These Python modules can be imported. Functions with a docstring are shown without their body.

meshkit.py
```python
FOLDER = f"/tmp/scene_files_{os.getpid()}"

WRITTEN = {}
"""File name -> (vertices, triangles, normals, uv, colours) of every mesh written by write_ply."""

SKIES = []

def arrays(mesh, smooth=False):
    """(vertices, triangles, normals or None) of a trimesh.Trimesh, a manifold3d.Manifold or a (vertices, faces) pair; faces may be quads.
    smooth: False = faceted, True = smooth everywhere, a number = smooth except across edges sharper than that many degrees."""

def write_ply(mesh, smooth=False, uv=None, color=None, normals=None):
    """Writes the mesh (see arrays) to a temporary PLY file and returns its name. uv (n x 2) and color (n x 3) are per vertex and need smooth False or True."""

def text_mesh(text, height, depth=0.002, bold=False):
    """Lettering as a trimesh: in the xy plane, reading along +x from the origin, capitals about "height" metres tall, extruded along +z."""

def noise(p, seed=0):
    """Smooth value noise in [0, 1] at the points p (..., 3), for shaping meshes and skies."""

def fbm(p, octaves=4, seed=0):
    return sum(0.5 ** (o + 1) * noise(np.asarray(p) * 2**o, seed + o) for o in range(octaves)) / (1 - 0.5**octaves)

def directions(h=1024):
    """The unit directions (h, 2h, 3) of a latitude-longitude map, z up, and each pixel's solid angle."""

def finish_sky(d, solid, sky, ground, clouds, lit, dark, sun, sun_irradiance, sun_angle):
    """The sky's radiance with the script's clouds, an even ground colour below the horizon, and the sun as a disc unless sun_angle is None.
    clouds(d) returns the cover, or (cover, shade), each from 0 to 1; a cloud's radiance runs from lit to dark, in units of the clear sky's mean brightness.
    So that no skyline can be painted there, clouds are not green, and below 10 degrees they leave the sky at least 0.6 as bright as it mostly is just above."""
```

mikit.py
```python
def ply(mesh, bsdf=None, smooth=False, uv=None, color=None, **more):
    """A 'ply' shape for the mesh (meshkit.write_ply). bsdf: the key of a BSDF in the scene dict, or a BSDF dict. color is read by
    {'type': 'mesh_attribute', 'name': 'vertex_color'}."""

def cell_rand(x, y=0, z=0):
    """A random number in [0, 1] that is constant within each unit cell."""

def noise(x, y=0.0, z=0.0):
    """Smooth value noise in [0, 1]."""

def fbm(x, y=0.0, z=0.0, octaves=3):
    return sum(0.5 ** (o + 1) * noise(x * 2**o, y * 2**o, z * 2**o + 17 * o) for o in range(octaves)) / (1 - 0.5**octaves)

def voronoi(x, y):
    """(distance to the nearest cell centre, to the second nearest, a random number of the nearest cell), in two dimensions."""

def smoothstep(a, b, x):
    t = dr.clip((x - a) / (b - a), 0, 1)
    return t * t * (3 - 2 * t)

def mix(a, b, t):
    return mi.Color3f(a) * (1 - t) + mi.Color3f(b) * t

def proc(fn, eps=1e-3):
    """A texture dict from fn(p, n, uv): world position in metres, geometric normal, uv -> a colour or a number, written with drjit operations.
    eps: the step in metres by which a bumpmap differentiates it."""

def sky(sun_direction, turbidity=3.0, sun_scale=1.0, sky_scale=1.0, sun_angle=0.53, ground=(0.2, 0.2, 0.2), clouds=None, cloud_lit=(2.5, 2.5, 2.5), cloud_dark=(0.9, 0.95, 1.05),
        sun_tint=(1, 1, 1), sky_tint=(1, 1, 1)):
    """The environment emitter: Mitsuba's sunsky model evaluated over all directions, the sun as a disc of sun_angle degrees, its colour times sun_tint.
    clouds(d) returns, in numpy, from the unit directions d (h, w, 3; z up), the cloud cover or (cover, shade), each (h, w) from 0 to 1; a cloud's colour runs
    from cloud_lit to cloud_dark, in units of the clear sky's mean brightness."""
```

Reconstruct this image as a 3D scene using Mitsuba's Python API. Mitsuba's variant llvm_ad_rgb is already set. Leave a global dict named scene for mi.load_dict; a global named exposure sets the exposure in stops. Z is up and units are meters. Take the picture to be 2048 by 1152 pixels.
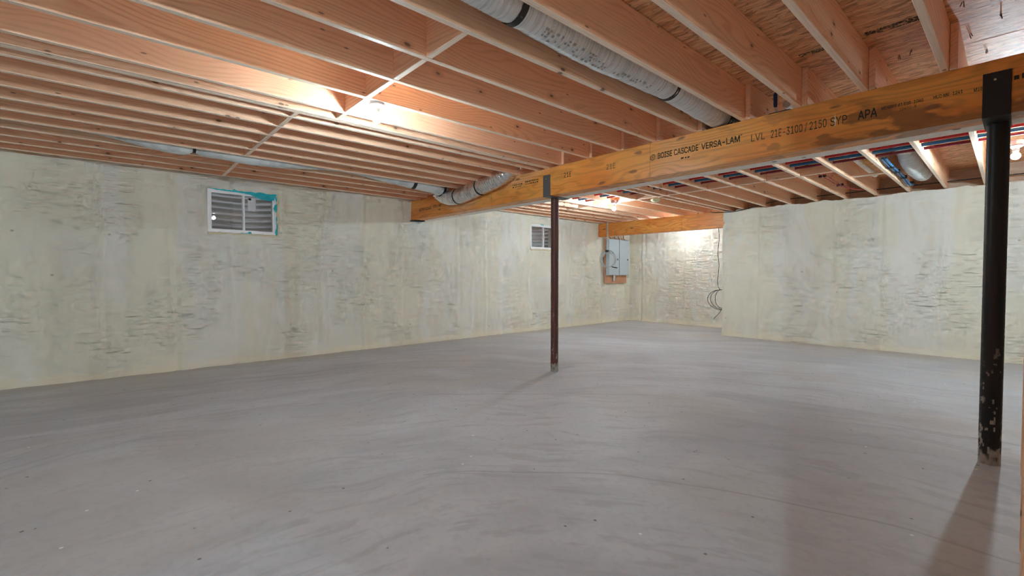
import math, random
import numpy as np, trimesh, manifold3d as m3
import drjit as dr
import mitsuba as mi
import mikit, meshkit
from mikit import proc, noise, fbm, voronoi, cell_rand, smoothstep, mix
from shapely.geometry import Polygon

T = mi.ScalarTransform4f
scene, labels = {'type': 'scene'}, {}
random.seed(7); RNG = np.random.default_rng(7)

# ------------------------------------------------------------------ camera, light, exposure
YAW, PITCH, FPX, EYE = math.radians(48.26), math.radians(-1.54), 912.5, 1.19
fw = [math.cos(YAW) * math.cos(PITCH), math.sin(YAW) * math.cos(PITCH), math.sin(PITCH)]
scene['camera'] = {'type': 'perspective', 'fov': 2 * math.degrees(math.atan(1024 / FPX)), 'fov_axis': 'x', 'near_clip': 0.05, 'far_clip': 200.0,
                   'to_world': T().look_at(origin=[0, 0, EYE], target=[fw[0], fw[1], EYE + fw[2]], up=[0, 0, 1])}
# weak overcast daylight; it only reaches the two window wells
scene['daylight'] = {'type': 'constant', 'radiance': {'type': 'rgb', 'value': [0.55, 0.60, 0.66]}, 'sampling_weight': 0.15}
WARM = np.array([0.815, 1.0, 1.09])
LAMPS = [  # x, y, radiance, tint, where
    (1.54, 3.247, 440, WARM), (6.706, 4.821, 680, WARM), (6.703, 0.075, 880, WARM),
    (9.95, 5.30, 250, WARM), (-3.30, -1.056, 2900, WARM), (1.54, -1.50, 900, WARM)]  # the last is an unseen fill lamp, added for the dim joist faces
exposure = 1.20

# ------------------------------------------------------------------ dimensions (metres)
YL, XR, XA, YC = 7.087, 9.218, 10.568, 4.0          # left wall, right wall, alcove wall, alcove corner
ZJ, ZS = 2.476, 2.762                                # underside of joists and of the subfloor
XB, ZB = 3.974, 2.145                                # beam face and underside
XN, YN = -3.75, -3.0                                 # walls behind the camera

# ------------------------------------------------------------------ helpers
def numbered(name):
    if name not in scene and name not in labels and not any(k.startswith(name + '__') for k in scene): return name
    n = 1
    while f'{name}_{n:03d}' in scene or f'{name}_{n:03d}' in labels or any(k.startswith(f'{name}_{n:03d}__') for k in scene): n += 1
    return f'{name}_{n:03d}'

def thing(name, label=None, cat=None, group=None, kind=None):
    key = numbered(name); d = {}
    if label: d['label'] = label
    if cat: d['category'] = cat
    if group: d['group'] = group
    if kind: d['kind'] = kind
    labels[key] = d
    return key

def put(mesh, bsdf, name=None, parent=None, smooth=False, seed=None, label=None, kind=None, **more):
    """One entry of the scene: a part of parent, or (name is None) the mesh of a thing made of one piece."""
    key = parent if name is None else numbered((parent + '__' if parent else '') + name)
    kw = {}
    if seed is not None:
        if hasattr(mesh, 'to_mesh'):
            q = mesh.to_mesh(); mesh = trimesh.Trimesh(q.vert_properties[:, :3], q.tri_verts, process=False)
        kw['uv'] = np.tile([[seed, 0.5]], (len(mesh.vertices), 1))
    scene[key] = mikit.ply(mesh, bsdf, smooth, **kw, **more)
    if label or kind:
        labels.setdefault(key, {})
        if label: labels[key]['label'] = label
        if kind: labels[key]['kind'] = kind
    return key

def cat(ms):
    return trimesh.util.concatenate([m for m in ms])

def tri(man):
    q = man.to_mesh(); return trimesh.Trimesh(q.vert_properties[:, :3], q.tri_verts, process=False)

def box(x0, x1, y0, y1, z0, z1, c=0.0):
    """A box with chamfered edges, as a manifold."""
    lo, hi = np.array([x0, y0, z0], float), np.array([x1, y1, z1], float)
    if c <= 0:
        return m3.Manifold.cube(hi - lo).translate(lo)
    c = min(c, 0.45 * float((hi - lo).min())); pts = []
    for ax in range(3):
        for s in np.ndindex(2, 2, 2):
            p = np.array([(hi if s[k] else lo)[k] for k in range(3)])
            for k in range(3):
                if k != ax: p[k] += -c if s[k] else c
            pts.append(p)
    return m3.Manifold.hull_points(np.array(pts))

def tbox(*a, c=0.0): return tri(box(*a, c=c))

def smooth_path(pts, n=60):
    from scipy.interpolate import PchipInterpolator, CubicSpline
    p = np.array(pts, float); t = np.r_[0, np.cumsum(np.linalg.norm(np.diff(p, axis=0), axis=1))]
    return CubicSpline(t, p)(np.linspace(0, t[-1], n))

def tube(path, radius, sides=10, caps=True, wob=None):
    p = np.asarray(path, float); n = len(p)
    t = np.gradient(p, axis=0); t /= np.linalg.norm(t, axis=1, keepdims=True) + 1e-12
    a = np.cross(t[0], [0, 0, 1.0] if abs(t[0][2]) < 0.9 else [1.0, 0, 0]); a /= np.linalg.norm(a); A = [a]
    for i in range(1, n):
        a = A[-1] - t[i] * (A[-1] @ t[i]); A.append(a / np.linalg.norm(a))
    A = np.array(A); B = np.cross(t, A); ang = np.arange(sides) * 2 * np.pi / sides
    r = np.broadcast_to(np.asarray(radius, float).reshape(-1, 1) if np.ndim(radius) else radius, (n, sides)).copy()
    if wob is not None: r = r + wob(np.linspace(0, 1, n)[:, None], ang[None, :])
    v = p[:, None] + r[..., None] * (np.cos(ang)[None, :, None] * A[:, None] + np.sin(ang)[None, :, None] * B[:, None])
    i, j = np.meshgrid(np.arange(n - 1), np.arange(sides), indexing='ij')
    q = np.stack([i * sides + j, i * sides + (j + 1) % sides, (i + 1) * sides + (j + 1) % sides, (i + 1) * sides + j], -1).reshape(-1, 4)
    f = np.vstack([q[:, [0, 1, 2]], q[:, [0, 2, 3]]]); v = v.reshape(-1, 3)
    if caps:
        v = np.vstack([v, p[:1], p[-1:]]); k = np.arange(sides); e = (n - 1) * sides
        f = np.vstack([f, np.stack([np.full(sides, n * sides), (k + 1) % sides, k], 1), np.stack([np.full(sides, n * sides + 1), e + k, e + (k + 1) % sides], 1)])
    return trimesh.Trimesh(v, f, process=False)

def lathe(prof, sides=24):
    """Profile of (radius, z) from top to bottom, about the z axis."""
    return tube([[0, 0, z] for _, z in prof], 1.0, sides, False) if False else trimesh.creation.revolve(np.array(prof, float), sections=sides)

def cyl(p0, p1, r, sides=16): return tube([p0, p1], r, sides)

def word(text, height, y, z, x=XB - 0.0004, bold=False, stretch=1.0, width=None):
    """Lettering printed on a beam face that looks towards -x; it reads towards -y."""
    g = meshkit.text_mesh(text, height, 0.0004, bold); v = np.array(g.vertices)
    s = stretch if width is None else width / (v[:, 0].max() - v[:, 0].min())
    g.vertices = np.stack([x - v[:, 2] + 0.0002, y - v[:, 0] * s, z + v[:, 1]], 1)
    return g

ORD = ('first second third fourth fifth sixth seventh eighth ninth tenth eleventh twelfth thirteenth fourteenth fifteenth sixteenth seventeenth eighteenth '
       'nineteenth twentieth twenty-first twenty-second twenty-third twenty-fourth').split()

# ------------------------------------------------------------------ materials
def bsdf(key, color, rough=0.6, spec=0.4, metal=0.0, bump=None, two=True, **more):
    c = color if isinstance(color, dict) else {'type': 'rgb', 'value': list(color)}
    r = rough if isinstance(rough, dict) else float(rough)
    d = {'type': 'principled', 'base_color': c, 'roughness': r, 'specular': float(spec), 'metallic': float(metal), **more}
    if bump: d = {'type': 'bumpmap', 'nested': {'type': 'proc', **{k: v for k, v in bump[0].items() if k != 'type'}}, 'scale': float(bump[1]), 'bsdf': d}
    scene[key] = {'type': 'twosided', 'bsdf': d} if two else d
    return key

def wood_fn(axis, light, mid, dark, across=1.0):
    def fn(p, n, uv):
        s = uv.x * 61.7
        if axis == 0: a, b, c = p.x, p.z, p.y
        elif axis == 1: a, b, c = p.y, p.z, p.x
        else: a, b, c = p.z, p.x, p.y
        b = b + c * 0.55
        warp = fbm(a * 0.9 + s, b * 5.0 + s, s, 3) - 0.5
        v = b * 24.0 + warp * 7.0 + noise(a * 2.2 + s * 3, s, 2.0) * 1.2
        ring = dr.sin(v * 6.2832 * 1.55)
        ring = smoothstep(-0.2, 1.0, ring)
        fine = fbm(a * 2.0 + s, b * 95.0, c * 95.0 + s, 2)
        cloud = fbm(a * 0.7 + s * 2, b * 3.0, s, 2)
        tone = cell_rand(uv.x * 917.0, 3.0, 5.0)
        col = mix(light, mid, dr.clip(0.15 + 0.75 * cloud + (tone - 0.5) * 0.55, 0, 1))
        col = mix(col, dark, dr.clip(ring * (0.16 + 0.30 * noise(a * 0.6 + s, b * 4.0, 8.0)) + (fine - 0.5) * 0.55, 0, 0.8))
        # narrow faces: partly a paler edge tone, partly floor bounce painted into the colour
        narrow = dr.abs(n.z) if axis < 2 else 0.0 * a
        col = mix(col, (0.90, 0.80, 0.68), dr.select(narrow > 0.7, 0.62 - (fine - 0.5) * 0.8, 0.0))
        k1, k2, kr = voronoi(a * 2.3 + s, b * 4.6 + s * 1.3)
        d = k1 + (noise(a * 30, b * 50, s) - 0.5) * 0.04
        knot = (1 - smoothstep(0.025, 0.055, d)) * dr.select(kr > 0.60, 1.0, 0.0)
        halo = (1 - smoothstep(0.05, 0.16, d)) * dr.select(kr > 0.60, 0.35, 0.0)
        col = mix(col, mi.Color3f(dark) * 0.8, halo)
        col = mix(col, mi.Color3f(0.10, 0.045, 0.025), knot * 0.8)
        n1, n2, nr = voronoi(a * 3.1 + s * 1.7, b * 9.0 + s)
        dash = (1 - smoothstep(0.02, 0.07, n1)) * dr.select(nr > 0.72, 1.0, 0.0)
        return mix(col, mi.Color3f(0.12, 0.05, 0.03), dash * 0.7)
    return fn

FIR = ((0.95, 0.66, 0.46), (0.90, 0.535, 0.33), (0.58, 0.29, 0.155))
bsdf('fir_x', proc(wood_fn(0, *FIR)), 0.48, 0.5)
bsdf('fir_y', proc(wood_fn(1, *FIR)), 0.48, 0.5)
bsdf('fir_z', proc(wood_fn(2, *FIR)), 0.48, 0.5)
PALE = ((0.93, 0.925, 0.90), (0.92, 0.91, 0.88), (0.84, 0.81, 0.76))
bsdf('pale_wood_y', proc(wood_fn(1, *PALE)), 0.65, 0.3)

def lvl_fn(p, n, uv):
    a, b = p.y, p.z + p.x * 0.6
    warp = fbm(a * 1.3, b * 6.0, 3.0, 3) - 0.5
    v = b * 12.0 + warp * 6.5
    ring = smoothstep(-0.4, 1.0, dr.sin(v * 6.2832))
    fine = fbm(a * 3.0, b * 110.0, 1.0, 2)
    cloud = fbm(a * 1.6, b * 5.0, 9.0, 3)
    col = mix((0.76, 0.325, 0.07), (0.68, 0.225, 0.04), smoothstep(0.30, 0.72, cloud))
    col = mix(col, (0.78, 0.43, 0.24), smoothstep(0.55, 0.75, fbm(a * 0.9 + 4, b * 3.0, 21.0, 2)) * 0.55)
    col = mix(col, (0.33, 0.125, 0.03), dr.clip(ring * 0.34 + (fine - 0.5) * 0.5, 0, 0.7))
    # dark resin and water stains
    st = fbm(a * 6.0, b * 15.0, 31.0, 4)
    region = smoothstep(0.46, 0.66, fbm(a * 1.7 + 2.2, b * 4.2, 12.0, 2)) * smoothstep(2.6, 0.4, a)
    region = dr.maximum(region, dr.exp(-dr.square((a - 0.66) / 0.10) - dr.square((p.z - 2.27) / 0.09)) * 1.3)
    region = dr.maximum(region, dr.exp(-dr.square((a - 0.84) / 0.12) - dr.square((p.z - 2.21) / 0.035)) * 1.3)
    col = mix(col, (0.13, 0.05, 0.02), dr.clip(smoothstep(0.54, 0.68, st) * region * 0.7, 0, 0.7))
    k1, k2, kr = voronoi(a * 1.7 + 0.35, b * 5.0 + 0.2)
    d = k1 + (noise(a * 18, b * 40, 5.0) - 0.5) * 0.06
    col = mix(col, (0.16, 0.055, 0.03), (1 - smoothstep(0.04, 0.10, d)) * dr.select(kr > 0.55, 0.75, 0.0))
    # butt joints of the veneer
    j = dr.abs(a * 0.41 - dr.round(a * 0.41 + 0.0)) / 0.41
    return mix(col, (0.25, 0.10, 0.03), (1 - smoothstep(0.0012, 0.004, j)) * 0.6)
bsdf('laminated_timber', proc(lvl_fn), 0.42, 0.45)

def osb_fn(p, n, uv):
    wx = fbm(p.x * 5, p.y * 5, 1.0, 2) - 0.5
    x, y = p.x + wx * 0.05, p.y + (fbm(p.x * 4, p.y * 4, 7.0, 2) - 0.5) * 0.06
    a1, b1, r1 = voronoi(x * 42.0 + y * 6.0, y * 9.0)
    a2, b2, r2 = voronoi(x * 60.0 - y * 11.0, y * 14.0 + 40)
    edge = smoothstep(0.0, 0.12, b1 - a1)
    t = 0.55 * r1 + 0.45 * r2
    col = mix((0.84, 0.52, 0.29), (0.62, 0.30, 0.14), smoothstep(0.15, 0.85, t))
    col = mix(col, (0.27, 0.12, 0.055), smoothstep(0.80, 0.93, r2) * 0.6)
    col = mix((0.24, 0.115, 0.05), col, 0.45 + 0.55 * edge)
    streak = fbm(p.x * 120, p.y * 10, 3.0, 2)
    return mix(col, (0.32, 0.16, 0.07), dr.clip((streak - 0.45) * 0.9, 0, 0.5))
def osb_bump(p, n, uv):
    return voronoi(p.x * 42.0 + p.y * 6.0, p.y * 9.0)[2] * 0.8 + fbm(p.x * 150, p.y * 25, 3.0, 2)
bsdf('strand_board', proc(osb_fn), 0.52, 0.55, bump=(proc(osb_bump, 2e-3), 0.0011))

def foam_fn(kx):
    def fn(p, n, uv):
        u = p.x if kx else p.y
        w = u + (fbm(u * 2.0, p.z * 1.3, 4.0, 2) - 0.5) * 0.35
        band = fbm(w * 3.4, p.z * 0.55, 2.0, 3)
        blot = fbm(u * 1.1, p.z * 1.4, 8.0, 4)
        streak = fbm(w * 11.0, p.z * 0.9, 15.0, 3)
        col = mix((0.785, 0.755, 0.625), (0.780, 0.765, 0.695), smoothstep(0.42, 0.60, band * 0.55 + blot * 0.45))
        col = mix(col, (0.72, 0.66, 0.54), smoothstep(0.52, 0.70, streak * 0.5 + blot * 0.5) * 0.45)
        col = mix(col, (0.72, 0.69, 0.585), smoothstep(0.56, 0.74, fbm(u * 5 + 9, p.z * 4.0, 33.0, 4)) * 0.4)
        foot = 1 - smoothstep(0.02, 0.14, p.z + (noise(u * 9, 3.0, 1.0) - 0.5) * 0.06)
        col = mix(col, (0.80, 0.72, 0.52), foot * 0.4)
        k1, k2, kr = voronoi(u * 1.6, p.z * 2.1)
        return mix(col, (0.33, 0.25, 0.16), (1 - smoothstep(0.015, 0.03, k1)) * dr.select(kr > 0.9, 0.6, 0.0))
    return fn
def foam_bump(p, n, uv):
    u = p.x + p.y
    rip = fbm(u * 7.0 + (fbm(u * 5, p.z * 8, 2.0, 2) - 0.5) * 1.2, p.z * 42.0, 6.0, 2) * smoothstep(0.38, 0.64, fbm(u * 2.1, p.z * 1.5, 19.0, 3))
    return rip * 2.3 + fbm(u * 55, p.z * 60, 3.0, 2) * 0.35 + fbm(u * 16, p.z * 13, 5.0, 2) * 1.5
bsdf('foam_left', proc(foam_fn(True)), 0.75, 0.3, bump=(proc(foam_bump, 2e-3), 0.0145))
bsdf('foam_right', proc(foam_fn(False)), 0.75, 0.3, bump=(proc(foam_bump, 2e-3), 0.0145))

def floor_fn(p, n, uv):
    dx, dy = p.x - 0.2, p.y + 0.2
    r = dr.sqrt(dx * dx + dy * dy); th = dr.atan2(dy, dx)
    w = (fbm(p.x * 0.7, p.y * 0.7, 1.0, 3) - 0.5)
    arc = fbm((r + w * 0.8) * 5.0, th * 6.5, 5.0, 4)
    arc2 = fbm((r + w * 0.9) * 20.0, th * 13.0, 11.0, 3)
    blot = fbm(p.x * 0.9, p.y * 0.9, 21.0, 4)
    fine = fbm(p.x * 38, p.y * 38, 2.0, 3)
    col = mix((0.465, 0.485, 0.510), (0.395, 0.410, 0.435), smoothstep(0.33, 0.68, arc * 0.42 + blot * 0.58))
    col = mix(col, (0.345, 0.352, 0.37), smoothstep(0.56, 0.74, arc2) * 0.45)
    col = mix(col, (0.435, 0.425, 0.41), smoothstep(0.52, 0.70, fbm(p.x * 0.8 + 7, p.y * 1.1, 41.0, 3)) * 0.5)
    col = mix(col, (0.30, 0.295, 0.30), dr.clip((fine - 0.5) * 0.6, 0, 0.35))
    # thin curved trowel scores
    sc = dr.abs((r + w * 0.5) * 1.1 - dr.round((r + w * 0.5) * 1.1)) / 1.1
    col = mix(col, (0.25, 0.24, 0.24), (1 - smoothstep(0.004, 0.016, sc + smoothstep(0.66, 0.56, noise(th * 2.2, dr.round((r + w * 0.5) * 1.1), 7.0)) * 0.05)) * 0.4)
    # paint specks and dirt spots
    k1, k2, kr = voronoi(p.x * 2.3, p.y * 2.3)
    col = mix(col, (0.80, 0.80, 0.78), (1 - smoothstep(0.012, 0.022, k1)) * dr.select(kr > 0.90, 0.8, 0.0))
    q1, q2, qr = voronoi(p.x * 3.7 + 5, p.y * 3.7)
    col = mix(col, (0.12, 0.10, 0.09), (1 - smoothstep(0.016, 0.035, q1 + (fine - 0.5) * 0.03)) * dr.select(qr > 0.72, 0.75, 0.0))
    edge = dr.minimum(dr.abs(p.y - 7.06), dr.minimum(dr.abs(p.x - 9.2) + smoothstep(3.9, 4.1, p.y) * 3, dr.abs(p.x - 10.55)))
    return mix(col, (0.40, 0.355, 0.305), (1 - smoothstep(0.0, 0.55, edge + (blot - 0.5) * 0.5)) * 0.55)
def floor_bump(p, n, uv):
    dx, dy = p.x - 0.2, p.y + 0.2
    r = dr.sqrt(dx * dx + dy * dy); th = dr.atan2(dy, dx)
    return fbm(r * 16.0, th * 5, 3.0, 3) * 0.8 + fbm(p.x * 45, p.y * 45, 9.0, 2) * 0.3
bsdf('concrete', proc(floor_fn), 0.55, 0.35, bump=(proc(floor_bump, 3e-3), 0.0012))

def steel_fn(base, rust, chips, zlim):
    def fn(p, n, uv):
        a = dr.atan2(n.y, n.x)
        v = fbm(p.z * 3.0, a * 2.0, 4.0, 3)
        col = mix(base, rust, smoothstep(0.45, 0.75, v))
        ch = fbm(p.z * 22.0, a * 3.2, 8.0, 3) + dr.exp(-p.z / zlim) * 0.30
        col = mix(col, chips, smoothstep(0.70, 0.78, ch) * smoothstep(1.1, 0.15, p.z))
        splash = smoothstep(0.10, 0.02, p.z + (noise(a * 3.0, p.z * 25, 2.0) - 0.5) * 0.16)
        return mix(col, (0.34, 0.31, 0.28), splash * 0.9)
    return fn
bsdf('rim_osb', proc(lambda p, n, uv: mix((0.60, 0.48, 0.36), (0.40, 0.27, 0.18), fbm(p.y * 9.0 + noise(p.z * 20, p.y * 3), p.z * 45.0, 2.0, 3))), 0.6, 0.4)
bsdf('black_steel', proc(steel_fn((0.011, 0.0105, 0.0105), (0.020, 0.014, 0.012), (0.30, 0.27, 0.23), 0.16)), 0.42, 0.25)
bsdf('red_primer_steel', proc(steel_fn((0.070, 0.026, 0.022), (0.10, 0.038, 0.030), (0.27, 0.24, 0.22), 0.14)), 0.5, 0.3)
bsdf('dark_plate', (0.016, 0.013, 0.013), 0.55, 0.3)
bsdf('grey_plate', (0.075, 0.080, 0.085), 0.42, 0.5)
bsdf('bright_steel', (0.62, 0.62, 0.60), 0.3, 0.5, 0.9)
bsdf('galvanized', (0.42, 0.43, 0.44), 0.42, 0.5, 0.75)
bsdf('porcelain', (0.80, 0.79, 0.75), 0.25, 0.5)
bsdf('lens_white', (0.85, 0.85, 0.83), 0.4, 0.5)
bsdf('cream_plastic', (0.62, 0.60, 0.33), 0.45, 0.45)
bsdf('vinyl_white', (0.88, 0.89, 0.91), 0.38, 0.5)
bsdf('black_rubber', (0.018, 0.018, 0.020), 0.55, 0.4)
bsdf('black_ink', (0.028, 0.022, 0.016), 0.7, 0.2)
bsdf('grey_ink', (0.33, 0.32, 0.31), 0.7, 0.2)
bsdf('black_ink_faint', (0.10, 0.06, 0.025), 0.75, 0.2)
bsdf('red_pipe', (0.46, 0.012, 0.020), 0.35, 0.5)
bsdf('blue_pipe', (0.012, 0.115, 0.28), 0.35, 0.5)
bsdf('maroon_pipe', (0.20, 0.010, 0.025), 0.35, 0.5)
bsdf('blue_handle', (0.012, 0.045, 0.19), 0.4, 0.5)
bsdf('white_pvc', (0.74, 0.73, 0.69), 0.35, 0.5)
bsdf('yellow_cable', (0.70, 0.52, 0.05), 0.5, 0.4)
bsdf('grey_cable', (0.44, 0.46, 0.45), 0.5, 0.4)
bsdf('copper', (0.62, 0.30, 0.16), 0.4, 0.5, 0.6)
bsdf('white_wire', (0.75, 0.72, 0.64), 0.5, 0.4)
bsdf('black_wire', (0.03, 0.025, 0.035), 0.5, 0.4)
bsdf('panel_grey', (0.44, 0.52, 0.57), 0.42, 0.5)
bsdf('panel_seam', (0.12, 0.13, 0.14), 0.6, 0.3)
bsdf('paper_label', (0.66, 0.67, 0.70), 0.6, 0.3)
bsdf('teal_membrane', proc(lambda p, n, uv: mix((0.0, 0.36, 0.46), (0.012, 0.50, 0.58), fbm(p.x * 30, p.z * 30, 2.0, 2))), 0.28, 0.55)
bsdf('poured_concrete', (0.34, 0.335, 0.32), 0.8, 0.2)
bsdf('gypsum', (0.62, 0.60, 0.56), 0.8, 0.2)
bsdf('rust_nail', (0.12, 0.055, 0.035), 0.6, 0.4, 0.3)
bsdf('foam_trim', (0.70, 0.62, 0.44), 0.75, 0.3)
bsdf('earth', (0.12, 0.09, 0.06), 0.9, 0.1)
bsdf('backing_board', proc(lambda p, n, uv: mix((0.62, 0.34, 0.22), (0.46, 0.20, 0.11), fbm(p.x * 9, p.z * 5, 3.0, 3))), 0.6, 0.3)

def wrap_fn(p, n, uv):
    f = fbm(p.x * 150.0, p.y * 9.0 + p.z * 9.0, 2.0, 2)
    w = fbm(p.x * 12.0, p.y * 16 + p.z * 16, 5.0, 2)
    col = mix((0.76, 0.775, 0.775), (0.55, 0.555, 0.55), dr.clip(smoothstep(0.42, 0.72, f) * 0.8 + (w - 0.5) * 0.5, 0, 1))
    # torn scrim shows the tan glass wool along the upper side
    side = smoothstep(0.25, 0.75, n.z * 0.9 + (fbm(p.x * 90, 3.0, 1.0, 2) - 0.5) * 0.9 + 0.10)
    return mix(col, (0.55, 0.34, 0.19), side * 0.75)
bsdf('duct_wrap', proc(wrap_fn), 0.55, 0.35)
bsdf('duct_white', proc(lambda p, n, uv: mix((0.66, 0.67, 0.66), (0.52, 0.53, 0.53), smoothstep(0.4, 0.7, fbm(p.x * 9, p.y * 30 + p.z * 30, 2.0, 3)))), 0.4, 0.4)
bsdf('duct_foil', proc(lambda p, n, uv: mix((0.86, 0.84, 0.83), (0.62, 0.57, 0.55), smoothstep(0.4, 0.75, fbm(p.x * 22, p.y * 40, p.z * 22, 3)))), 0.22, 0.6, 0.9)
bsdf('black_film', (0.02, 0.02, 0.022), 0.25, 0.5)
bsdf('glass_wool', (0.62, 0.47, 0.33), 0.8, 0.2)
scene['pane_glass'] = {'type': 'thindielectric', 'int_ior': 1.5}

# ------------------------------------------------------------------ the setting
def struct(name, label):
    labels[name] = {'label': label, 'kind': 'structure'}; return name

def grid_mesh(us, vs, pos):
    U, V = np.meshgrid(us, vs, indexing='ij'); P = pos(U, V).reshape(-1, 3); nu, nv = len(us), len(vs)
    i, j = np.meshgrid(np.arange(nu - 1), np.arange(nv - 1), indexing='ij')
    q = np.stack([i * nv + j, (i + 1) * nv + j, (i + 1) * nv + j + 1, i * nv + j + 1], -1)
    return P, q

def fl(U, V):
    z = 0.002 * (meshkit.fbm(np.stack([U * 0.8, V * 0.8, 0 * U], -1), 3, 3) - 0.5)
    return np.stack([U, V, z], -1)
P, q = grid_mesh(np.linspace(XN, XA + 0.1, 125), np.linspace(YN, YL + 0.1, 101), fl)
slab = trimesh.Trimesh(P, np.vstack([q.reshape(-1, 4)[:, [0, 1, 2]], q.reshape(-1, 4)[:, [0, 2, 3]]]), process=False)
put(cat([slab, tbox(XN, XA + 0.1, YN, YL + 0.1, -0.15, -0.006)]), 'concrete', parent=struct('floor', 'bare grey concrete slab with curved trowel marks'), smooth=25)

def foam_depth(u, z, seed):
    """How far the sprayed foam stands out from its mean plane (metres)."""
    P = lambda a, b, c=0.0: np.stack([u * a, z * b, 0 * u + c + seed], -1)
    d = 0.040 * (meshkit.fbm(P(1.1, 0.6), 3, 1) - 0.5) + 0.032 * (meshkit.fbm(P(5.5, 0.7), 3, 2) - 0.5)
    d += 0.016 * (meshkit.fbm(P(14, 9), 3, 3) - 0.5)
    mask = np.clip((meshkit.fbm(P(1.4, 1.2), 2, 5) - 0.5) * 6, 0, 1)
    d += 0.018 * mask * (meshkit.noise(P(6 , 26), 6) - 0.5)
    for k in range(int(14)):                                       # overlapping lifts leave upright seams
        c = (k + 0.2 + 0.6 * ((k * 0.618 + seed * 0.37) % 1)) * 0.86 - 1.6
        c = c + 0.03 * (meshkit.noise(np.stack([z * 1.7, 0 * z + k, 0 * z], -1), 9) - 0.5)
        d += 0.012 * np.exp(-((u - c) / 0.03) ** 2) * (0.4 + meshkit.noise(np.stack([z * 2.3, 0 * z + k + 40, 0 * z], -1), 4))
        d -= 0.007 * np.exp(-((u - c - 0.06) / 0.02) ** 2)
    d += 0.030 * np.exp(-(z / 0.05) ** 2) * (0.6 + 0.8 * meshkit.noise(P(9, 1), 7))
    top = np.clip((z - 2.22) / 0.25, 0, 1)
    d += top * (0.05 * (meshkit.fbm(P(4.5, 16), 3, 8) - 0.5) + 0.012)
    return d

def ragged(u, z, k):
    return z + np.clip((z - 2.36) / 0.1, 0, 1) * 0.05 * (meshkit.fbm(np.stack([u * 7, 0 * u + k, 0 * u], -1), 3, k) - 0.45)

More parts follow.
